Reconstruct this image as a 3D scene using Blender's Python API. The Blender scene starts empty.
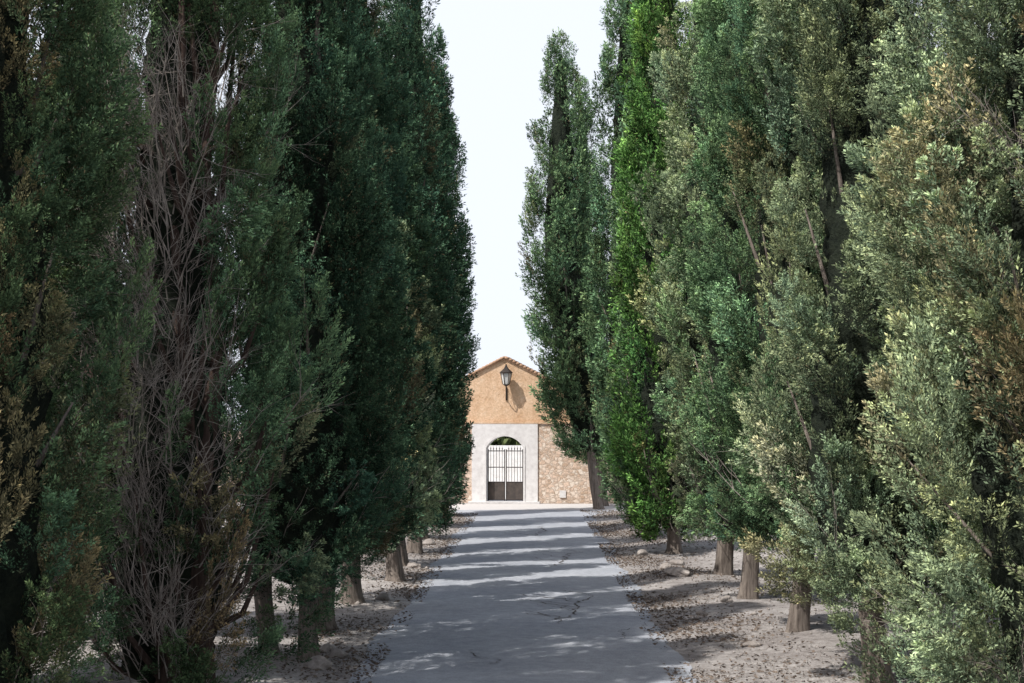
import bpy, math, numpy as np
from mathutils import Vector
rng=np.random.default_rng(7)
S=bpy.context.scene
S.view_settings.view_transform='Standard'; S.view_settings.look='None'; S.view_settings.exposure=0
col=S.collection

# ---------------------------------------------------------------- materials
def new_mat(name):
    m=bpy.data.materials.new(name); m.use_nodes=True
    nt=m.node_tree; nt.nodes.clear()
    out=nt.nodes.new('ShaderNodeOutputMaterial')
    return m,nt,out
def N(nt,t,**kw):
    n=nt.nodes.new(t)
    for k,v in kw.items(): setattr(n,k,v)
    return n
def noise(nt,scale,detail=6,rough=.6,vec=None,mscale=None):
    n=N(nt,'ShaderNodeTexNoise'); n.inputs['Scale'].default_value=scale
    n.inputs['Detail'].default_value=detail; n.inputs['Roughness'].default_value=rough
    tc=N(nt,'ShaderNodeTexCoord')
    if mscale:
        mp=N(nt,'ShaderNodeMapping'); mp.inputs['Scale'].default_value=mscale
        nt.links.new(tc.outputs['Object'],mp.inputs[0]); nt.links.new(mp.outputs[0],n.inputs['Vector'])
    else: nt.links.new(tc.outputs['Object'],n.inputs['Vector'])
    return n
def ramp(nt,src,stops):
    r=N(nt,'ShaderNodeValToRGB'); e=r.color_ramp.elements
    while len(e)>len(stops): e.remove(e[-1])
    while len(e)<len(stops): e.new(0.5)
    for i,(p,c) in enumerate(stops):
        e[i].position=p; e[i].color=(*c,1) if len(c)==3 else c
    nt.links.new(src,r.inputs[0]); return r
def mix(nt,fac,a,b,mode='MIX'):
    m=N(nt,'ShaderNodeMix',data_type='RGBA',blend_type=mode)
    if hasattr(fac,'links') : nt.links.new(fac,m.inputs[0])
    else: m.inputs[0].default_value=fac
    for i,v in ((6,a),(7,b)):
        if hasattr(v,'links'): nt.links.new(v,m.inputs[i])
        else: m.inputs[i].default_value=(*v,1)
    return m.outputs[2]
def finish(nt,out,color,rough=.9,height=None,bstr=.5,bdist=.02,metal=0):
    p=N(nt,'ShaderNodeBsdfPrincipled')
    if hasattr(color,'links'): nt.links.new(color,p.inputs['Base Color'])
    else: p.inputs['Base Color'].default_value=(*color,1)
    p.inputs['Roughness'].default_value=rough; p.inputs['Metallic'].default_value=metal
    p.inputs['Specular IOR Level'].default_value=.25
    if height is not None:
        b=N(nt,'ShaderNodeBump'); b.inputs['Strength'].default_value=bstr; b.inputs['Distance'].default_value=bdist
        nt.links.new(height,b.inputs['Height']); nt.links.new(b.outputs[0],p.inputs['Normal'])
    nt.links.new(p.outputs[0],out.inputs[0])

def leaf_bsdf(nt,out,c):
    d=N(nt,'ShaderNodeBsdfDiffuse'); nt.links.new(c,d.inputs['Color'])
    nt.links.new(d.outputs[0],out.inputs[0])
def foliage_mat(name,dark,light,brown):
    m,nt,out=new_mat(name)
    a=N(nt,'ShaderNodeAttribute',attribute_name='tint')
    sep=N(nt,'ShaderNodeSeparateColor'); nt.links.new(a.outputs['Color'],sep.inputs[0])
    c=mix(nt,sep.outputs[0],dark,light)
    c=mix(nt,sep.outputs[1],c,brown)
    leaf_bsdf(nt,out,c); return m
F_bg=foliage_mat('foliage_far',(.05,.08,.04),(.15,.20,.08),(.2,.15,.08))
F_sh=foliage_mat('foliage_shrub',(.05,.10,.025),(.16,.29,.06),(.2,.17,.06))
def cyp_mat(name,at):
    m,nt,out=new_mat(name)
    ia=N(nt,'ShaderNodeAttribute',attribute_name='pcol',attribute_type=at)
    a=N(nt,'ShaderNodeAttribute',attribute_name='tint'); sep=N(nt,'ShaderNodeSeparateColor'); nt.links.new(a.outputs['Color'],sep.inputs[0])
    k=ramp(nt,sep.outputs[0],[(0,(.08,.11,.12)),(.45,(.62,.66,.64)),(1,(1.95,1.85,1.55))]).outputs[0]  # paler new growth at tips; dark end paints shade into leaf bases
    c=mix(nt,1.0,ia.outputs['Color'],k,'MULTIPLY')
    c=mix(nt,sep.outputs[1],c,(.15,.105,.065))
    leaf_bsdf(nt,out,c); return m
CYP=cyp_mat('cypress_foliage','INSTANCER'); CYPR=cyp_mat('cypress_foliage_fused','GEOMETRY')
F_blue=(.082,.150,.098); F_green=(.155,.300,.095); F_grey=(.345,.420,.265); F_mid=(.180,.285,.160); BROWN=(.38,.27,.17)

def bark_mat(name,c0,c1):
    m,nt,out=new_mat(name)
    n=noise(nt,1,8,.7,mscale=(22,22,2.2)); r=ramp(nt,n.outputs[0],[(.3,c0),(.62,c1)])
    finish(nt,out,r.outputs[0],.95,n.outputs[0],.9,.03); return m
BARK=bark_mat('bark',(.055,.042,.036),(.26,.22,.19))
BARKR=bark_mat('bark_reddish',(.028,.018,.015),(.10,.068,.055))
m,nt,out=new_mat('shaded_core'); n=noise(nt,9,6,.7)
r=ramp(nt,n.outputs[0],[(.35,(.008,.013,.009)),(.7,(.028,.036,.022))]); finish(nt,out,r.outputs[0],1,n.outputs[0],1,.08); CORE=m  # near-black colour stands in for shade inside the crown
m,nt,out=new_mat('dead_twig'); n=noise(nt,6,3,.6)
r=ramp(nt,n.outputs[0],[(.3,(.14,.115,.10)),(.7,(.46,.41,.365))]); finish(nt,out,r.outputs[0],.9); TWIG=m

m,nt,out=new_mat('road_surface')
n1=noise(nt,.55,6,.65); n2=noise(nt,60,4,.8); n3=noise(nt,6,6,.7)
c=ramp(nt,n1.outputs[0],[(.3,(.33,.35,.395)),(.7,(.48,.495,.53))]).outputs[0]
c=mix(nt,.5,c,ramp(nt,n3.outputs[0],[(.35,(.55,.55,.55)),(.65,(1,1,1))]).outputs[0],'MULTIPLY')
c=mix(nt,.7,c,ramp(nt,n2.outputs[0],[(.35,(.5,.5,.5)),(.6,(1.15,1.15,1.15))]).outputs[0],'MULTIPLY')
finish(nt,out,c,.9,n2.outputs[0],.4,.008); ROAD=m
m,nt,out=new_mat('crack_filler'); n2=noise(nt,9,3,.7)
r=ramp(nt,n2.outputs[0],[(.35,(.05,.045,.04)),(.65,(.12,.10,.09))]); finish(nt,out,r.outputs[0],1); CRACK=m
m,nt,out=new_mat('dirt_ground')
n1=noise(nt,.5,8,.65); n2=noise(nt,7,8,.75); n3=noise(nt,45,4,.8)
c=ramp(nt,n1.outputs[0],[(.3,(.30,.275,.265)),(.65,(.56,.54,.525))]).outputs[0]
c=mix(nt,.75,c,ramp(nt,n2.outputs[0],[(.38,(.42,.385,.37)),(.62,(1.05,1.03,1.02))]).outputs[0],'MULTIPLY')
c=mix(nt,.6,c,ramp(nt,n3.outputs[0],[(.35,(.55,.52,.50)),(.6,(1.1,1.1,1.1))]).outputs[0],'MULTIPLY')
h=mix(nt,.5,n2.outputs[0],n3.outputs[0]); finish(nt,out,c,1,h,.8,.05); DIRT=m
m,nt,out=new_mat('gravel_forecourt'); n2=noise(nt,30,6,.8)
r=ramp(nt,n2.outputs[0],[(.3,(.42,.40,.39)),(.7,(.60,.58,.57))]); finish(nt,out,r.outputs[0],1,n2.outputs[0],.5,.01); GRAV=m
m,nt,out=new_mat('stone'); n2=noise(nt,5,8,.7)
r=ramp(nt,n2.outputs[0],[(.3,(.18,.155,.14)),(.7,(.42,.38,.35))]); finish(nt,out,r.outputs[0],.95,n2.outputs[0],.8,.03); STONE=m
m,nt,out=new_mat('litter'); n2=noise(nt,8,3,.7)
r=ramp(nt,n2.outputs[0],[(.35,(.08,.06,.05)),(.65,(.22,.175,.14))]); finish(nt,out,r.outputs[0],1); LITTER=m
m,nt,out=new_mat('ochre_plaster'); n1=noise(nt,1.4,8,.75); n2=noise(nt,14,6,.75)
c=ramp(nt,n1.outputs[0],[(.32,(.58,.37,.225)),(.55,(.74,.53,.365)),(.7,(.78,.62,.48))]).outputs[0]
c=mix(nt,.75,c,ramp(nt,n2.outputs[0],[(.35,(.7,.66,.6)),(.6,(1.05,1.05,1.05))]).outputs[0],'MULTIPLY')
finish(nt,out,c,.95,n2.outputs[0],.8,.04); PLAST=m
m,nt,out=new_mat('rubble_stone')
v=N(nt,'ShaderNodeTexVoronoi'); v.inputs['Scale'].default_value=6.5
v2=N(nt,'ShaderNodeTexVoronoi',feature='DISTANCE_TO_EDGE'); v2.inputs['Scale'].default_value=6.5
tc=N(nt,'ShaderNodeTexCoord'); mp=N(nt,'ShaderNodeMapping'); mp.inputs['Scale'].default_value=(1,1,1.4)
nn=noise(nt,5,4,.6); va=N(nt,'ShaderNodeVectorMath',operation='MULTIPLY_ADD'); va.inputs[1].default_value=(.25,.25,.25)
nt.links.new(nn.outputs['Color'],va.inputs[0]); nt.links.new(tc.outputs['Object'],va.inputs[2]); nt.links.new(va.outputs[0],mp.inputs[0])
nt.links.new(mp.outputs[0],v.inputs['Vector']); nt.links.new(mp.outputs[0],v2.inputs['Vector'])
sp=N(nt,'ShaderNodeSeparateColor'); nt.links.new(v.outputs['Color'],sp.inputs[0])
c=ramp(nt,sp.outputs[0],[(0,(.50,.36,.265)),(.5,(.72,.55,.44)),(1,(.78,.69,.60))]).outputs[0]
e=ramp(nt,v2.outputs['Distance'],[(0,(0,0,0)),(.12,(1,1,1))]).outputs[0]
c=mix(nt,e,(.64,.52,.42),c); n2=noise(nt,16,6,.75)
c=mix(nt,.6,c,ramp(nt,n2.outputs[0],[(.35,(.6,.56,.52)),(.6,(1.05,1.05,1.05))]).outputs[0],'MULTIPLY')
finish(nt,out,c,.95,e,.7,.04); RUB=m
m,nt,out=new_mat('pale_portal_plaster'); n2=noise(nt,5,8,.7)
r=ramp(nt,n2.outputs[0],[(.3,(.54,.52,.515)),(.6,(.70,.685,.68))]); finish(nt,out,r.outputs[0],.9,n2.outputs[0],.2,.01); PALE=m
m,nt,out=new_mat('whitewash'); n2=noise(nt,3,8,.7)
r=ramp(nt,n2.outputs[0],[(.3,(.58,.56,.54)),(.6,(.72,.71,.69))]); finish(nt,out,r.outputs[0],.9); WHITE=m
m,nt,out=new_mat('iron'); n2=noise(nt,12,4,.7)
r=ramp(nt,n2.outputs[0],[(.4,(.03,.027,.026)),(.7,(.07,.05,.04))]); finish(nt,out,r.outputs[0],.6,None,0,0,.3); IRON=m
m,nt,out=new_mat('rusty_sheet'); n2=noise(nt,4,6,.7)
r=ramp(nt,n2.outputs[0],[(.35,(.05,.043,.04)),(.7,(.10,.08,.07))]); finish(nt,out,r.outputs[0],.7); SHEET=m
m,nt,out=new_mat('roof_tile'); n2=noise(nt,9,5,.7)
r=ramp(nt,n2.outputs[0],[(.35,(.34,.2,.13)),(.7,(.52,.36,.25))]); finish(nt,out,r.outputs[0],.9,n2.outputs[0],.5,.02); TILE=m
m,nt,out=new_mat('frosted_lantern_glass'); n2=noise(nt,3,2,.5)
r=ramp(nt,n2.outputs[0],[(.3,(.55,.56,.55)),(.7,(.7,.7,.68))]); finish(nt,out,r.outputs[0],.15); GLASS=m

# ---------------------------------------------------------------- mesh helpers
def make_mesh(name,verts,faces,mat,smooth=False,tint=None):
    me=bpy.data.meshes.new(name)
    if isinstance(faces,np.ndarray):
        k=faces.shape[1]; me.vertices.add(len(verts)); me.vertices.foreach_set('co',np.asarray(verts,np.float32).ravel())
        me.loops.add(faces.size); me.loops.foreach_set('vertex_index',faces.astype(np.int32).ravel())
        me.polygons.add(len(faces)); me.polygons.foreach_set('loop_start',np.arange(0,faces.size,k,dtype=np.int32))
        me.update(calc_edges=True)
    else: me.from_pydata([tuple(v) for v in verts],[],[tuple(f) for f in faces]); me.update()
    if smooth: me.polygons.foreach_set('use_smooth',np.ones(len(me.polygons),bool))
    if tint is not None:
        a=me.color_attributes.new('tint','FLOAT_COLOR','POINT'); a.data.foreach_set('color',tint.astype(np.float32).ravel())
    me.materials.append(mat); return me
def mesh_obj(name,verts,faces,mat,parent=None,smooth=False,tint=None):
    o=bpy.data.objects.new(name,make_mesh(name,verts,faces,mat,smooth,tint)); col.objects.link(o)
    if parent: o.parent=parent
    return o
def empty(name,loc=(0,0,0)):
    e=bpy.data.objects.new(name,None); e.location=loc; e.empty_display_size=.3; col.objects.link(e); return e
class MB:
    def __init__(s): s.v=[];s.f=[]
    def box(s,x0,x1,y0,y1,z0,z1):
        b=len(s.v); s.v+=[(x0,y0,z0),(x1,y0,z0),(x1,y1,z0),(x0,y1,z0),(x0,y0,z1),(x1,y0,z1),(x1,y1,z1),(x0,y1,z1)]
        s.f+=[tuple(b+i for i in q) for q in ((0,3,2,1),(4,5,6,7),(0,1,5,4),(1,2,6,5),(2,3,7,6),(3,0,4,7))]
    def tube(s,pts,rad,n=8,flute=0,ph=0,caps=True):
        pts=[np.array(p,float) for p in pts]; b=len(s.v)
        for i,p in enumerate(pts):
            d=pts[min(i+1,len(pts)-1)]-pts[max(i-1,0)]; d/=np.linalg.norm(d)+1e-9
            u=np.cross(d,(0,1,0) if abs(d[1])<.9 else (1,0,0)); u/=np.linalg.norm(u); w=np.cross(d,u)
            for k in range(n):
                a=2*math.pi*k/n; rr=rad[i]*(1+flute*math.sin(3*a+ph)+flute*.7*math.sin(5*a+ph*2+i*.5))
                s.v.append(tuple(p+rr*(math.cos(a)*u+math.sin(a)*w)))
        for i in range(len(pts)-1):
            for k in range(n):
                k2=(k+1)%n; s.f.append((b+i*n+k,b+i*n+k2,b+(i+1)*n+k2,b+(i+1)*n+k))
        if caps: s.f.append(tuple(b+k for k in range(n))[::-1]); s.f.append(tuple(b+(len(pts)-1)*n+k for k in range(n)))
    def prism(s,poly,y0,y1):
        b=len(s.v); n=len(poly)
        s.v+=[(x,y0,z) for x,z in poly]+[(x,y1,z) for x,z in poly]
        s.f.append(tuple(b+i for i in range(n))); s.f.append(tuple(b+n+i for i in range(n))[::-1])
        for i in range(n):
            j=(i+1)%n; s.f.append((b+j,b+i,b+n+i,b+n+j))
    def obj(s,name,mat,parent=None,smooth=False): return mesh_obj(name,np.array(s.v),s.f,mat,parent,smooth)

def unit(a): return a/(np.linalg.norm(a,axis=-1,keepdims=True)+1e-9)
def sprigs(P,D,L,W,tint,r_=rng):
    n=len(P); rnd=unit(r_.normal(size=(n,3))); side=unit(np.cross(D,rnd)); nor=np.cross(D,side)
    L=L[:,None];W=W[:,None]
    v=np.empty((n,4,3)); v[:,0]=P; mid=P+D*L*.45
    v[:,1]=mid+side*W+nor*W*.35; v[:,2]=P+D*L; v[:,3]=mid-side*W+nor*W*.35
    f=np.arange(n*4).reshape(n,4)
    return v.reshape(-1,3),f,np.repeat(tint,4,axis=0)

# ---------------------------------------------------------------- cypress plumes (shared sprays)
def plume(name,seed,K,M,leaf,ragged=1.0,mat=None):
    r=np.random.default_rng(seed)
    s=np.sort(r.uniform(0,.93,K)); ang=r.uniform(0,2*math.pi,K); ang=np.where(r.uniform(size=K)<.35,r.normal(0,.9,K),ang)
    env=.15*(np.sin(np.pi*s**.75)*.9+.22)
    axp=np.stack([.10*np.sin(np.pi*s),np.zeros(K),s],1)
    rad=np.stack([np.cos(ang),np.sin(ang),np.zeros(K)],1)
    td=unit(rad*(.62-.35*s)[:,None]+np.array([.1,0,1.05])+r.normal(size=(K,3))*.16)
    tl=(.17+.13*r.uniform(size=K))*(1.1-.40*s)*ragged
    tb=axp+rad*(env*r.uniform(.35,.95,K))[:,None]
    tv=r.uniform(0,1,K)
    idx=np.repeat(np.arange(K),M); n=len(idx)
    t=r.uniform(0,1,n)**.8
    off=r.normal(size=(n,3)); off-=(off*td[idx]).sum(1,keepdims=True)*td[idx]; off=unit(off)
    spread=.034*(np.sin(np.pi*np.clip(t,0,1)**.7)+.15)
    P=tb[idx]+td[idx]*(tl[idx]*t)[:,None]+off*(spread*r.uniform(.2,1,n))[:,None]
    D=unit(td[idx]*.95+off*.65+r.normal(size=(n,3))*.25)
    L=leaf*r.uniform(.6,1.6,n); W=L*r.uniform(.13,.22,n)
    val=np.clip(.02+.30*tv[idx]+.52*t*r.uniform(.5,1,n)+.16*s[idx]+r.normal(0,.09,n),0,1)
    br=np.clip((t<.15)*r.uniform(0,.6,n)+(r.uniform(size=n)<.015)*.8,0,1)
    V,F,T_=sprigs(P,D,L,W,np.stack([val,br,np.zeros(n),np.ones(n)],1),r)
    return bpy.data.objects.new(name,make_mesh(name,V,F,mat,tint=T_))
LOD={}
for nm,K,M,leaf in (('a',36,70,.025),('b',30,38,.038),('c',24,16,.066)):
    cl=bpy.data.collections.new('cypress_sprays_'+nm)
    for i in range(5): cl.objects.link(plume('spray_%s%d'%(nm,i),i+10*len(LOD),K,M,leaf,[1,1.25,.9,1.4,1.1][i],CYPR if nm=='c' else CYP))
    ng=bpy.data.node_groups.new('spray_scatter_'+nm,'GeometryNodeTree')
    ng.interface.new_socket('Geometry',in_out='INPUT',socket_type='NodeSocketGeometry'); ng.interface.new_socket('Geometry',in_out='OUTPUT',socket_type='NodeSocketGeometry')
    gi=ng.nodes.new('NodeGroupInput'); go=ng.nodes.new('NodeGroupOutput'); ip=ng.nodes.new('GeometryNodeInstanceOnPoints')
    ci=ng.nodes.new('GeometryNodeCollectionInfo'); ci.inputs['Collection'].default_value=cl; ci.inputs['Separate Children'].default_value=True; ci.inputs['Reset Children'].default_value=True
    def na(t,nme):
        q=ng.nodes.new('GeometryNodeInputNamedAttribute'); q.data_type=t; q.inputs['Name'].default_value=nme; return q.outputs[0]
    ng.links.new(gi.outputs[0],ip.inputs['Points']); ng.links.new(ci.outputs[0],ip.inputs['Instance']); ip.inputs['Pick Instance'].default_value=True
    ng.links.new(na('INT','pidx'),ip.inputs['Instance Index']); ng.links.new(na('FLOAT_VECTOR','prot'),ip.inputs['Rotation']); ng.links.new(na('FLOAT_VECTOR','pscl'),ip.inputs['Scale'])
    if nm=='c':
        rz_=ng.nodes.new('GeometryNodeRealizeInstances'); ng.links.new(ip.outputs[0],rz_.inputs[0]); ng.links.new(rz_.outputs[0],go.inputs[0])
    else: ng.links.new(ip.outputs[0],go.inputs[0])
    LOD[nm]=ng
def scatter(name,P,rot,scl,pcol,idx,lod,parent):
    me=bpy.data.meshes.new(name); me.vertices.add(len(P)); me.vertices.foreach_set('co',P.astype(np.float32).ravel())
    for nme,t,d in (('prot','FLOAT_VECTOR',rot),('pscl','FLOAT_VECTOR',scl)):
        me.attributes.new(nme,t,'POINT').data.foreach_set('vector',d.astype(np.float32).ravel())
    me.attributes.new('pcol','FLOAT_COLOR','POINT').data.foreach_set('color',np.concatenate([pcol,np.ones((len(P),1))],1).astype(np.float32).ravel())
    me.attributes.new('pidx','INT','POINT').data.foreach_set('value',idx.astype(np.int32))
    o=bpy.data.objects.new(name,me); col.objects.link(o); o.parent=parent
    md=o.modifiers.new('sprays','NODES'); md.node_group=LOD[lod]; return o

def profile(t,bot=.5):
    t=np.clip(t,0,1)
    return (bot+(1-bot)*np.clip(t/.16,0,1)**.7)*np.clip(1-np.clip((t-.3)/.7,0,1)**1.8,0,1)**.85+.03
TOT=[0]
def cypress(x,y,R,H,zc,pal,lean=0,brown=.02,lump=.16,sparse=0,stems=1,trunk_r=.15,plw=1.0,twigs=0,bot=.5,bright=0,seed=0,core=.56,dens=4.6,lod=None,rag=.06,cl=.42,cb=.22):
    r_=np.random.default_rng(seed+int(abs(x*100)+y*37))
    root=empty('cypress_tree',(x,y,0))
    vis=3+.33*max(y,1)+1.2
    ph=r_.uniform(0,6.28,8)
    def rad(phi,z):
        t=(z-zc)/(H-zc)
        l=1+lump*(np.sin(2*phi+ph[0]+z*.5)+.8*np.sin(3*phi+ph[1]-z*1.1)+.7*np.sin(phi*2+ph[2]+z*2.0)+.5*np.sin(5*phi+z*.6+ph[3]))*.6
        return R*profile(t,bot)*l
    def cx(z): return lean*np.clip((z-0)/(H*.5),0,1)**1.2
    area=2*math.pi*R*(H-zc)*.75
    # leafy branch masses: sprays gather in clumps with dark crevices between, over an even base layer
    nC=int(area/cl); tc_=r_.uniform(-.02,.95,nC*2); tc_=tc_[r_.uniform(0,1,nC*2)<profile(tc_)*.95+.12][:nC]; nC=len(tc_)
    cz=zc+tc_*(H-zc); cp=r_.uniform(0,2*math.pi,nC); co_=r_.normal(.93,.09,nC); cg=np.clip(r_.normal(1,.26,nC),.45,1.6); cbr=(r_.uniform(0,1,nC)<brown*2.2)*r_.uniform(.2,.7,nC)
    npl=int(area*dens/(.5+.5*R))
    ci_=r_.integers(0,nC,npl); u=r_.normal(0,1,npl); w_=r_.normal(0,1,npl); sz=math.sqrt(cl)
    loc=np.maximum(.35,profile((cz[ci_]-zc)/(H-zc),bot))*R
    phi=(cp[ci_]+u*.34*sz/loc)%(2*math.pi); zb=cz[ci_]-.45+w_*.62*sz
    bul=cb*np.exp(-(u*u+w_*w_)*.55)
    base=r_.uniform(0,1,npl)<.42; nb=int(base.sum())
    tb_=r_.uniform(-.02,.97,nb*3); tb_=tb_[r_.uniform(0,1,nb*3)<profile(tb_)*.9+.2]
    tb_=np.resize(tb_,nb); zb[base]=zc+tb_*(H-zc); phi[base]=r_.uniform(0,2*math.pi,nb); bul[base]=0
    # every base spray takes the tone of the nearest mass
    dz=(zb[base][:,None]-cz[None]); dp=np.abs(((phi[base][:,None]-cp[None]+math.pi)%(2*math.pi))-math.pi)*R
    ci_[base]=np.argmin(dz*dz*.5+dp*dp,axis=1)
    zb=np.clip(zb,zc-.05,H-.3)
    if sparse:
        k=~((np.abs((phi-1.45*math.pi))<.8)&(zb<sparse*9)&(r_.uniform(0,1,npl)<.8)); zb=zb[k];phi=phi[k];bul=bul[k];ci_=ci_[k];npl=len(zb)
    Lp=r_.uniform(.55,1.25,npl)*(.7+.3*R)
    low=(zb-zc)<.5; Lp[low]*=.75
    zt=np.minimum(zb+Lp,H+.25)
    out=co_[ci_]+bul+r_.normal(0,rag,npl)+(r_.uniform(0,1,npl)<.06)*r_.uniform(.05,.2,npl)
    rb=rad(phi,zb)*(out-r_.uniform(.28,.5,npl)); rt=rad(phi,np.minimum(zt,H))*out
    ph2=phi+r_.normal(0,.12,npl)
    B=np.stack([cx(zb)+rb*np.cos(phi),rb*np.sin(phi),zb],1); T=np.stack([cx(zt)+rt*np.cos(ph2),rt*np.sin(ph2),zt],1)
    T[low]+=np.stack([np.cos(phi),np.sin(phi),-.25-0*phi],1)[low]*.12
    A=T-B; ln=np.linalg.norm(A,axis=1); Zx=unit(A)
    o_=np.stack([np.cos(phi),np.sin(phi),np.zeros(npl)],1); tw=r_.normal(0,.6,npl)
    Xx=unit(o_-(o_*Zx).sum(1,keepdims=True)*Zx); Yx=np.cross(Zx,Xx)
    X2=Xx*np.cos(tw)[:,None]+Yx*np.sin(tw)[:,None]; Y2=np.cross(Zx,X2)
    ry=-np.arcsin(np.clip(X2[:,2],-1,1)); rx=np.arctan2(Y2[:,2],Zx[:,2]); rz=np.arctan2(X2[:,1],X2[:,0])
    rot=np.stack([rx,ry,rz],1)
    w=plw*r_.uniform(.75,1.45,npl)
    scl=np.stack([w,w*r_.uniform(.85,1.2,npl),ln*1.05],1)
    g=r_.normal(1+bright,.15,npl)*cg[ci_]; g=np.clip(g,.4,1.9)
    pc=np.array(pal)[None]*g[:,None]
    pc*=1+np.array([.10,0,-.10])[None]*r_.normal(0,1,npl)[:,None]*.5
    bm=np.clip(cbr[ci_]*r_.uniform(.6,1.3,npl)+(r_.uniform(0,1,npl)<brown*.6)*r_.uniform(.2,.7,npl),0,.85)[:,None]
    pc=pc*(1-bm)+np.array(BROWN)[None]*bm
    pc=np.clip(pc,.01,.6)
    idx=r_.integers(0,5,npl)
    ld=lod or ('a' if y<22 else 'b' if y<31 else 'c')
    hi=zb>vis
    if ld!='c' and hi.any():
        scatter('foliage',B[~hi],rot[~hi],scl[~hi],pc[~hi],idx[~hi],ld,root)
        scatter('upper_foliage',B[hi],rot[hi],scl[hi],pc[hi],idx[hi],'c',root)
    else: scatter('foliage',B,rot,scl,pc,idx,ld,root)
    TOT[0]+=npl
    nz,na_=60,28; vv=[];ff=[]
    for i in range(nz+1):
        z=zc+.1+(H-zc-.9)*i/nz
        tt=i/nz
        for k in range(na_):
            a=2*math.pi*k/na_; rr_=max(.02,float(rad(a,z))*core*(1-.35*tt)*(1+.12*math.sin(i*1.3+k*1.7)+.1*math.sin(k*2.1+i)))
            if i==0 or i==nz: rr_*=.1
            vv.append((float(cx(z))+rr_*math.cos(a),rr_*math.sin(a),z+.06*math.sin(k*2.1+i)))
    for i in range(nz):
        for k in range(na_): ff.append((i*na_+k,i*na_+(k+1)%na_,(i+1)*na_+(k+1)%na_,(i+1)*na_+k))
    mesh_obj('shaded_core',np.array(vv),ff,CORE,root,smooth=True)  # added solid core blocks view-through; interior shade is in its colour
    mb=MB()
    for sidx in range(stems):
        a=r_.uniform(0,6.28); ro=0 if stems==1 else R*.35
        bx,by=ro*math.cos(a+sidx*2.1),ro*math.sin(a+sidx*2.1)*.6
        zs=np.concatenate([[-.15,.0,.12,.35,.8],np.linspace(1.5,H*.9,9)]); tr=trunk_r*(1 if stems==1 else .72)
        rads=[tr*1.9,tr*1.5,tr*1.2,tr*1.05,tr]+[tr*(.95-.85*k/8) for k in range(9)]
        pts=[(bx*(1+ .25*min(z,3)/3)+float(cx(z))+ .06*math.sin(z*1.7+a),by+.06*math.cos(z*1.3+a),z) for z in zs]
        mb.tube(pts,rads,16,.13,a)
        for k in range(int(10+8*sparse*2)):
            z0=r_.uniform(zc*.7,min(H*.6,7)); al=r_.uniform(0,6.28); l=r_.uniform(.8,2.2); rf=float(rad(al,min(z0+l,H)))*.85
            p0=np.array([bx+float(cx(z0)),by,z0]); p2=np.array([rf*math.cos(al)+float(cx(z0)),rf*math.sin(al),z0+l]); p1=(p0+p2)/2+np.array([.12*math.cos(al),.12*math.sin(al),-.2])
            mb.tube([p0,p1,p2],[tr*.35,tr*.22,tr*.06],6)
    mb.obj('trunk',BARKR if sparse else BARK,root,True)
    nt_=int(14+twigs)
    mb=MB()
    for k in range(nt_):
        if twigs and k>14: al=r_.normal(1.47*math.pi,.6); z0=r_.uniform(zc+.2,6.4)
        else: al=r_.uniform(0,6.28); z0=r_.uniform(zc-.1,zc+1.2)
        r0=float(rad(al,max(z0,zc+.3)))*r_.uniform(.35,.9); l=r_.uniform(.5,1.4); sp=r_.normal(0,.28)
        p=np.array([r0*math.cos(al),r0*math.sin(al),z0]); d=unit(np.array([math.cos(al+sp)*.45,math.sin(al+sp)*.45,.9])+r_.normal(size=3)*.2)
        def grow(p,d,l,r0,lev):
            pts=[p];dd=d.copy()
            for j in range(4):
                dd=unit(dd+r_.normal(size=3)*.13); pts.append(pts[-1]+dd*l/4)
            mb.tube(pts,[r0,r0*.8,r0*.6,r0*.42,r0*.2],4,caps=False)
            if lev:
                for j in range(r_.integers(3,6)):
                    q=pts[r_.integers(1,4)]; grow(q,unit(dd+r_.normal(size=3)*.45),l*r_.uniform(.35,.65),r0*.5,lev-1)
        grow(p,d,l,.0075,2 if twigs else 1)
    mb.obj('dead_twigs',TWIG,root)

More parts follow.
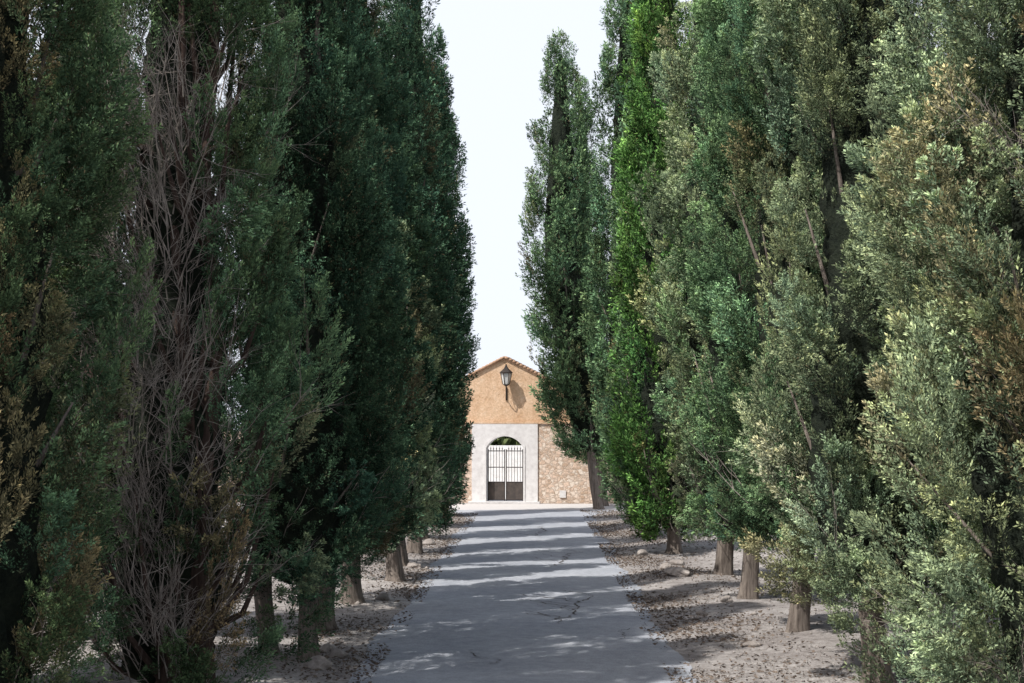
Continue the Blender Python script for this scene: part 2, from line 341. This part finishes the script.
T=[
 # left row
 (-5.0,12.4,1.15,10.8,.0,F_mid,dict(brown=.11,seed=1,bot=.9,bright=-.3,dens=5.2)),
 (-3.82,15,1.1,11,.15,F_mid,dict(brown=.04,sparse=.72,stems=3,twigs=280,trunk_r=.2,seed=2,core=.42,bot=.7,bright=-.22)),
 (-3.12,18.4,1.05,11.3,.9,F_blue,dict(brown=.01,stems=2,seed=3,lump=.12,bot=.55,cb=.16)),
 (-3.12,21.2,.98,11.6,.9,F_blue,dict(seed=4,bright=.05,cb=.16)),
 (-3.05,24,.9,12.0,.9,F_blue,dict(seed=5,bright=.1)),
 (-2.74,27.5,.7,6.7,.8,F_grey,dict(seed=6,brown=.04,lod='b')),
 (-2.9,30.3,.85,12.6,.7,F_blue,dict(seed=16)),
 (-2.85,33.5,.85,14.6,.6,F_blue,dict(seed=7,bright=.1)),
 (-2.95,37.5,.85,13.5,.5,F_blue,dict(seed=8)),
 (-3.0,42,.9,14.6,.5,F_blue,dict(seed=9,bright=.1,bot=.35)),
 (-3.15,47,.85,14.2,.5,F_blue,dict(seed=10,bot=.35)),
 (-5.3,8.6,1.1,10.5,.4,F_blue,dict(seed=11,lod='c')),
 (-4.8,4.6,1.1,11,.5,F_blue,dict(seed=12,lod='c')),
 (-6.5,15.6,1.2,8.6,.2,F_blue,dict(seed=14,lod='c')),
 (-6.3,19.6,1.1,9.5,.3,F_blue,dict(seed=17,lod='c')),
 # right row
 (2.25,51,1.3,17.2,1.9,F_mid,dict(lean=-1.3,seed=21,lump=.12,bot=.3)),
 (2.5,53,.9,15.8,1.6,F_mid,dict(lean=-.75,seed=22)),
 (2.95,43.5,.95,18.5,.5,F_mid,dict(seed=23,lean=-.15)),
 (3.1,38.5,.9,17,.4,F_mid,dict(seed=24,lean=.1)),
 (3.2,33.5,.98,16.2,.4,F_green,dict(seed=25,cb=.3,lean=-.1)),
 (3.7,28.2,.97,16.5,.8,F_grey,dict(seed=26,lump=.24,cb=.32,lean=-.1)),
 (3.6,24.4,1.0,15.5,1.0,F_mid,dict(seed=27,lump=.2,bright=.15,cb=.3,lean=.25,trunk_r=.13)),
 (3.72,20.3,1.0,14,1.35,F_mid,dict(seed=28,lump=.22,plw=1.1,cb=.32,lean=.15,trunk_r=.13)),
 (4.0,17,1.05,13,.95,F_grey,dict(seed=29,lump=.28,plw=1.15,bright=-.1,rag=.09,lean=.1,cb=.38,cl=.5,trunk_r=.14)),
 (5.12,13.4,1.5,12,.0,F_grey,dict(brown=.11,lump=.22,plw=1.2,seed=30,bot=.8,twigs=50,stems=2,rag=.09,bright=.05,core=.5,dens=7.4,cl=.5,cb=.34)),
 (5.6,8.2,1.3,11,.5,F_grey,dict(seed=31,lod='c')),
 (6.6,19.5,1.2,9,.5,F_blue,dict(seed=33,lod='c')),
 (6.6,27,1.2,9,.5,F_blue,dict(seed=34,lod='c')),
]
for x,y,R,H,zc,mt,kw in T: cypress(x,y,R,H,zc,mt,**kw)
print('PLUMES',TOT)

# ---------------------------------------------------------------- ground
def gh(X,Y):
    a=np.clip((np.abs(X+.17)-2.15)/1.2,0,1)
    return a*(.05*np.sin(X*1.3+Y*.4)+.04*np.sin(Y*.9+X*.5)+.05)*np.clip((50-Y)/4,0,1)
xs=np.concatenate([[-500,-200,-80,-40],np.arange(-20,20.01,.35),[40,80,200,500]]); ys=np.concatenate([[-300,-100,-30,-8],np.arange(0,60,.4),[70,90,150,300,700]])
X,Y=np.meshgrid(xs,ys); Z=gh(X,Y); Z[(np.abs(X)>=20)|(Y<0)|(Y>58)]=0
v=np.stack([X.ravel(),Y.ravel(),Z.ravel()],1); nx=len(xs)
i,j=np.meshgrid(np.arange(nx-1),np.arange(len(ys)-1)); b=(j*nx+i).ravel()
mesh_obj('ground',v,np.stack([b,b+1,b+nx+1,b+nx],1),DIRT,smooth=True)
yy=np.arange(-10,50.3,.15)
def edge(s): return 2.02+.05*np.sin(yy*.7+s)+.035*np.sin(yy*2.3+s*2)+rng.normal(0,.022,len(yy))
fl=np.clip((yy-46)/4,0,1)**2*1.2
vl=[];cols=9
el,er=edge(0)+fl,edge(2)+fl
def roadz(u): return .012+.02*(1-(2*u-1)**2)
for k in range(cols):
    u=k/(cols-1); xk=-.17+(-el)*(1-u)+er*u
    vl.append(np.stack([xk,yy,np.full(len(yy),roadz(u))],1))
vl=np.stack(vl,1).reshape(-1,3); i,j=np.meshgrid(np.arange(cols-1),np.arange(len(yy)-1)); b=(j*cols+i).ravel()
mesh_obj('road',vl,np.stack([b,b+1,b+cols+1,b+cols],1),ROAD,smooth=True)
cv=[];cf=[]
def crack(x,y,dx,dy,n,w,br=True):
    hd=math.atan2(dy,dx)
    pend=[]
    for k in range(n):
        hd2=hd+rng.normal(0,.55); ww=w*(.4+rng.uniform(0,1))*math.sin(math.pi*(k+.5)/n)**.5
        z=roadz((x+.17+2.02)/4.04)+.006; q=len(cv)
        cv.append((x-math.sin(hd2)*ww,y+math.cos(hd2)*ww,z)); cv.append((x+math.sin(hd2)*ww,y-math.cos(hd2)*ww,z))
        if k: cf.append((q-2,q-1,q+1,q))
        if br and rng.uniform()<.08: pend.append((x,y))
        st=rng.uniform(.05,.11); x+=math.cos(hd2)*st; y+=math.sin(hd2)*st; x=min(max(x,-2.0),1.7)
    for (a_,b_) in pend: crack(a_,b_,math.cos(hd+1),math.sin(hd+1),int(n*.3),w*.6,False)
crack(.35,21.5,.25,1,55,.018); crack(.25,30,.35,1,60,.022); crack(.9,24.0,-.6,.8,24,.012); crack(.1,38,.1,1,60,.02); crack(-.5,17.8,-.3,1,20,.008); crack(1.2,20,.2,1,18,.009)
mesh_obj('road_cracks',np.array(cv),cf,CRACK)
mb=MB(); mb.v=[(-30,50.2,.009),(30,50.2,.009),(30,54.3,.009),(-30,54.3,.009)]; mb.f=[(0,1,2,3)]; mb.obj('forecourt',GRAV)
def scatter_litter(n):
    side=rng.choice([-1,1],n,p=[.4,.6]); x=-.17+side*(1.75+np.abs(rng.normal(0,1.2,n))); y=rng.uniform(9,50,n)
    k=(np.sin(x*2.1+y*.7)+np.sin(y*1.7-x)+rng.normal(0,.8,n))>0.1; x=x[k];y=y[k];n=len(x)
    z=gh(x,y)+.018+(np.abs(x+.17)<2.0)*.012
    P=np.stack([x,y,z],1); D=unit(np.stack([rng.normal(size=n),rng.normal(size=n),np.abs(rng.normal(0,.15,n))],1))
    L=rng.uniform(.015,.075,n); return sprigs(P,D,L,L*rng.uniform(.1,.3,n),np.ones((n,4)))
V,F,_=scatter_litter(64000); mesh_obj('leaf_litter',V,F,LITTER)
import bmesh
def rock(name,x,y,s,sq=(1,1,.6)):
    bm=bmesh.new(); bmesh.ops.create_icosphere(bm,subdivisions=3,radius=1)
    o_=rng.uniform(0,10,3)
    for vv in bm.verts:
        c=vv.co; d=1+.22*math.sin(c.x*2.3+o_[0])+.18*math.sin(c.y*3.1+o_[1])+.12*math.sin(c.z*4+c.x*3+o_[2])+.05*math.sin(c.x*9+c.y*7)
        vv.co=Vector((c.x*d*sq[0],c.y*d*sq[1],max(c.z*d*sq[2],-.3)))*s
    me=bpy.data.meshes.new(name); bm.to_mesh(me); bm.free(); me.materials.append(STONE)
    o=bpy.data.objects.new(name,me); o.location=(x,y,float(gh(np.array(x),np.array(y)))+s*.25); o.rotation_euler=(0,0,rng.uniform(0,6)); col.objects.link(o)
for x,y,s,q in [(-2.55,18.6,.11,(1.3,1,.7)),(-2.75,19.0,.09,(1,1,.7)),(-2.65,17.6,.13,(1.2,.8,.7)),(2.85,27.8,.2,(1.8,1,.5)),(2.7,29.5,.12,(1,1,.7)),(2.5,33,.14,(1.5,1,.6)),(-2.6,24.5,.12,(1,1,.6)),(-2.5,30,.12,(1.4,1,.6)),(3.2,24,.1,(1,1,.7)),(3.1,31,.15,(1,1,.6)),(-2.7,36,.15,(1,1,.6)),(2.6,22.5,.07,(1.3,1,.6)),(2.9,19.5,.08,(1,1.2,.6))]:
    rock('rock',x,y,s,q)
octv=np.array([(1,0,0),(0,1,0),(-1,0,0),(0,-1,0),(0,0,.7),(0,0,-.5)]); octf=np.array([(0,1,4),(1,2,4),(2,3,4),(3,0,4),(1,0,5),(2,1,5),(3,2,5),(0,3,5)])
n=4500; side=rng.choice([-1,1],n); px=-.17+side*(1.95+np.abs(rng.normal(0,1.6,n))); py=rng.uniform(10,50,n); s=rng.uniform(.006,.028,n)*(1+(rng.uniform(0,1,n)<.05)*1.5)
V=(octv[None]*s[:,None,None]*rng.uniform(.6,1.3,(n,6,1))+np.stack([px,py,gh(px,py)+.01],1)[:,None]).reshape(-1,3)
F=(octf[None]+np.arange(n)[:,None,None]*6).reshape(-1,3); mesh_obj('gravel',V,F,STONE)

# ---------------------------------------------------------------- gate building
B=empty('gabled_gatehouse',(-1.17,55,0))
hw=3.45; apex=5.62; eav=3.85; ow=.72; sp=2.12; top=2.57
def arch(w,zs,zt,n=14):
    h=zt-zs; Rr=(w*w+h*h)/(2*h); a=math.asin(w/Rr)
    return [(Rr*math.sin(-a+2*a*k/n),zt-Rr+Rr*math.cos(-a+2*a*k/n)) for k in range(n+1)]
D0,D1=0,.55
pw=1.28; line=3.05
mb=MB(); mb.box(-hw,-pw,D0,D1,0,line); mb.box(pw,hw,D0,D1,0,line); mb.obj('stone_walls',RUB,B)
mb=MB(); pts=arch(ow,sp,top)
mb.box(-pw,-ow,-.05,D1+.03,0,line); mb.box(ow,pw,-.05,D1+.03,0,line)
b=len(mb.v)
for yv in (-.05,D1+.03):
    for (x,z) in pts: mb.v.append((x,yv,z)); mb.v.append((x,yv,line))
npn=len(pts)
for s_,o_ in ((0,1),(npn*2,-1)):
    for k in range(npn-1):
        q=(b+s_+2*k,b+s_+2*k+2,b+s_+2*k+3,b+s_+2*k+1); mb.f.append(q if o_==1 else q[::-1])
for k in range(npn-1):
    mb.f.append((b+2*k,b+npn*2+2*k,b+npn*2+2*k+2,b+2*k+2)); mb.f.append((b+2*k+1,b+2*k+3,b+npn*2+2*k+3,b+npn*2+2*k+1))
mb.obj('portal',PALE,B)
mb=MB(); ar2=[(-ow,.07)]+pts+[(ow,.07)]
for (xa,za),(xb,zb_) in zip(ar2[:-1],ar2[1:]):
    sx=lambda x_,z_: (x_*1.1,z_+(.07 if z_>sp-.01 else 0))
    q=[(xa,za),(xb,zb_),sx(xb,zb_),sx(xa,za)]; mb.prism(q[::-1],-.075,-.052)
mb.obj('arch_moulding',PALE,B)
mb=MB(); mb.prism([(-hw,line),(hw,line),(hw,eav),(0,apex),(-hw,eav)],D0+.02,D1); mb.obj('gable',PLAST,B)
mb=MB(); mb.box(-hw-.02,hw+.02,-.06,.0,line+.002,line+.07); mb.obj('string_course',PLAST,B)
mb=MB()
for sgn in (-1,1):
    nT=26
    for k in range(nT):
        t0=k/nT;t1=(k+1)/nT+.01
        p0=(sgn*(hw+.15)*t0,apex+.0-(apex-eav)*t0*1.03); p1=(sgn*(hw+.15)*t1,apex+.02-(apex-eav)*t1*1.03)
        for yy_ in (-.03,.16,.36,.56): mb.tube([(p0[0],yy_,p0[1]),(p1[0],yy_,p1[1])],[.05,.06],8)
mb.obj('coping_tiles',TILE,B,True)
mb=MB(); mb.box(-pw-.1,pw+.1,-.35,-.052,0,.07); mb.box(-ow,ow,-.05,D1,0,.06); mb.obj('threshold',PALE,B)
G=empty('iron_gate',(0,0,0)); G.parent=B
mb=MB(); mbs=MB(); yb=.22
for sgn in (-1,1):
    x0,x1=(.015,ow-.03)
    xs_=sorted([sgn*x0,sgn*x1])
    for z in (.1,.78,1.35,1.98): mb.box(xs_[0]+.035,xs_[1]-.035,yb-.015,yb+.015,z,z+.035)
    mb.box(xs_[0],xs_[0]+.035,yb-.02,yb+.02,.08,2.06); mb.box(xs_[1]-.035,xs_[1],yb-.02,yb+.02,.08,2.06)
    for k in range(1,6):
        xx=xs_[0]+(xs_[1]-xs_[0])*k/6
        mb.tube([(xx,yb,.82),(xx,yb,2.10),(xx,yb,2.2)],[.009,.009,.002],6)
        mb.tube([(xx,yb,1.97+.035),(xx,yb,2.1),(xx,yb,2.13)],[.009,.02,.004],6)
    mbs.box(xs_[0]+.035,xs_[1]-.035,yb-.006,yb+.006,.136,.779)
mb.obj('bars',IRON,G); mbs.obj('lower_panel',SHEET,G)
Lm=empty('wall_lantern',(-1.08,55,0))
mb=MB(); mb.box(-.06,.0,-.03,.018,3.95,4.45)
mb.tube([(-.03,-.03,4.0),(-.03,-.2,4.02),(-.03,-.33,4.15),(-.03,-.36,4.32),(-.03,-.36,4.5)],[.02,.02,.018,.018,.03],8)
mb.tube([(-.03,-.03,4.42),(-.03,-.18,4.40),(-.03,-.3,4.2)],[.012,.012,.012],6)
mb.obj('bracket',IRON,Lm)
mb=MB(); c0=(-.03,-.36)
def ring(z,r,n=6): return [(c0[0]+r*math.cos(math.pi/3*k),c0[1]+r*math.sin(math.pi/3*k),z) for k in range(n)]
mb.tube([(c0[0],c0[1],4.5),(c0[0],c0[1],4.56)],[.06,.13],6)
mb.tube([(c0[0],c0[1],4.98),(c0[0],c0[1],5.02),(c0[0],c0[1],5.17),(c0[0],c0[1],5.24),(c0[0],c0[1],5.34)],[.25,.25,.09,.05,.015],6)
lo,hi=ring(4.56,.13),ring(4.98,.215)
for a_,b_ in zip(lo,hi): mb.tube([a_,b_],[.012,.012],4)
mb.obj('frame',IRON,Lm)
mb=MB(); mb.tube([(c0[0],c0[1],4.562),(c0[0],c0[1],4.978)],[.115,.2],6); mb.obj('glass_panes',GLASS,Lm)
mb=MB(); mb.box(2.12,2.36,-.04,-.002,.22,.5); mb.obj('meter_box',PALE,B)
B.rotation_euler=(0,0,math.radians(-6))
mb=MB(); mb.box(2.3,24,55,55.45,0,2.75); mb.obj('boundary_wall',RUB)
mb=MB(); mb.box(-26,-4.65,55.4,55.85,0,2.75); mb.obj('boundary_wall',RUB)
mb=MB(); mb.v=[(-12,56.2,.009),(10,56.2,.009),(10,80,.009),(-12,80,.009)]; mb.f=[(0,1,2,3)]; mb.obj('courtyard',GRAV)
mb=MB(); mb.box(-14,12,80,80.5,0,1.85); mb.obj('courtyard_wall',WHITE)

# ---------------------------------------------------------------- background trees and bushes
def blob_mass(name,items,leaf,mat,dens=1.0):
    Vs=[];Fs=[];Ts=[];o=0
    for (x,y,z,rx,rz) in items:
        n=int(900*dens)
        d=unit(rng.normal(size=(n,3))); q=1+.25*np.sin(d[:,0]*5+x)+.2*np.sin(d[:,2]*6+y)+.15*np.sin(d[:,1]*8)
        P=np.stack([x+d[:,0]*rx*q,y+d[:,1]*rx*q,z+d[:,2]*rz*q],1)*1.0; P-= (d*rng.uniform(0,.5,n)[:,None]*rx*.6)
        P[:,2]=np.maximum(P[:,2],.02)
        D=unit(d+rng.normal(size=(n,3))*.6+np.array([0,0,.3])); L=leaf*rng.uniform(.6,1.6,n)
        V,F,TT=sprigs(P,D,L,L*.28,np.stack([rng.uniform(.1,.9,n),rng.uniform(0,.2,n),np.zeros(n),np.ones(n)],1))
        Vs.append(V);Fs.append(F+o);Ts.append(TT);o+=len(V)
    mesh_obj(name,np.concatenate(Vs),np.concatenate(Fs),mat,tint=np.concatenate(Ts))
it=[]
for k in range(46):
    sd=-1 if k%2 else 1; y=rng.uniform(14,75); x=sd*rng.uniform(20,32); r=rng.uniform(1.6,3.2); it.append((x,y,r*.9,r,r*1.1))
for k in range(30): it.append((-16+k*1.05,rng.uniform(82.5,85),1.6,1.7,rng.uniform(1.3,1.7)))
blob_mass('background_trees',it,.38,F_bg,1.3)
it=[(6.9+rng.uniform(-.6,1.5),16+k*2.2,1.0+rng.uniform(0,.8),1.1,1.5) for k in range(8)]
blob_mass('shrub_thicket',it,.1,F_sh,2.0)

# ---------------------------------------------------------------- light
el=math.radians(53); az=math.radians(38)
sd=Vector((-math.cos(az)*math.cos(el),-math.sin(az)*math.cos(el),math.sin(el)))
L=bpy.data.lights.new('sun','SUN'); L.energy=5; L.angle=math.radians(.5); L.color=(1,.965,.91)
lo=bpy.data.objects.new('sun',L); lo.rotation_euler=sd.to_track_quat('Z','Y').to_euler(); col.objects.link(lo)
W=bpy.data.worlds.new('World'); S.world=W; W.use_nodes=True; nt=W.node_tree; nt.nodes.clear()
sk=nt.nodes.new('ShaderNodeTexSky'); sk.sky_type='NISHITA'; sk.sun_disc=False; sk.sun_elevation=el; sk.sun_rotation=math.atan2(sd.x,sd.y)
sk.dust_density=3; sk.air_density=1.0; sk.ozone_density=1.0
tc=nt.nodes.new('ShaderNodeTexCoord'); sx=nt.nodes.new('ShaderNodeSeparateXYZ'); nt.links.new(tc.outputs['Generated'],sx.inputs[0])
mr=nt.nodes.new('ShaderNodeMapRange'); mr.interpolation_type='SMOOTHSTEP'
mr.inputs['From Min'].default_value=.3; mr.inputs['From Max'].default_value=.75; mr.inputs['To Min'].default_value=.96; mr.inputs['To Max'].default_value=.3
nt.links.new(sx.outputs['Z'],mr.inputs['Value'])
c=mix(nt,mr.outputs[0],sk.outputs[0],(6.45,6.8,7.5))
bg=nt.nodes.new('ShaderNodeBackground'); bg.inputs[1].default_value=.15; wo=nt.nodes.new('ShaderNodeOutputWorld')
nt.links.new(c,bg.inputs[0]); nt.links.new(bg.outputs[0],wo.inputs[0])
c=bpy.data.cameras.new('camera'); c.sensor_width=36; c.lens=50; c.clip_end=2000; c.clip_start=.1
co=bpy.data.objects.new('camera',c); co.location=(0,0,3); co.rotation_euler=(math.radians(90+3.36),0,math.radians(.93)); col.objects.link(co); S.camera=co
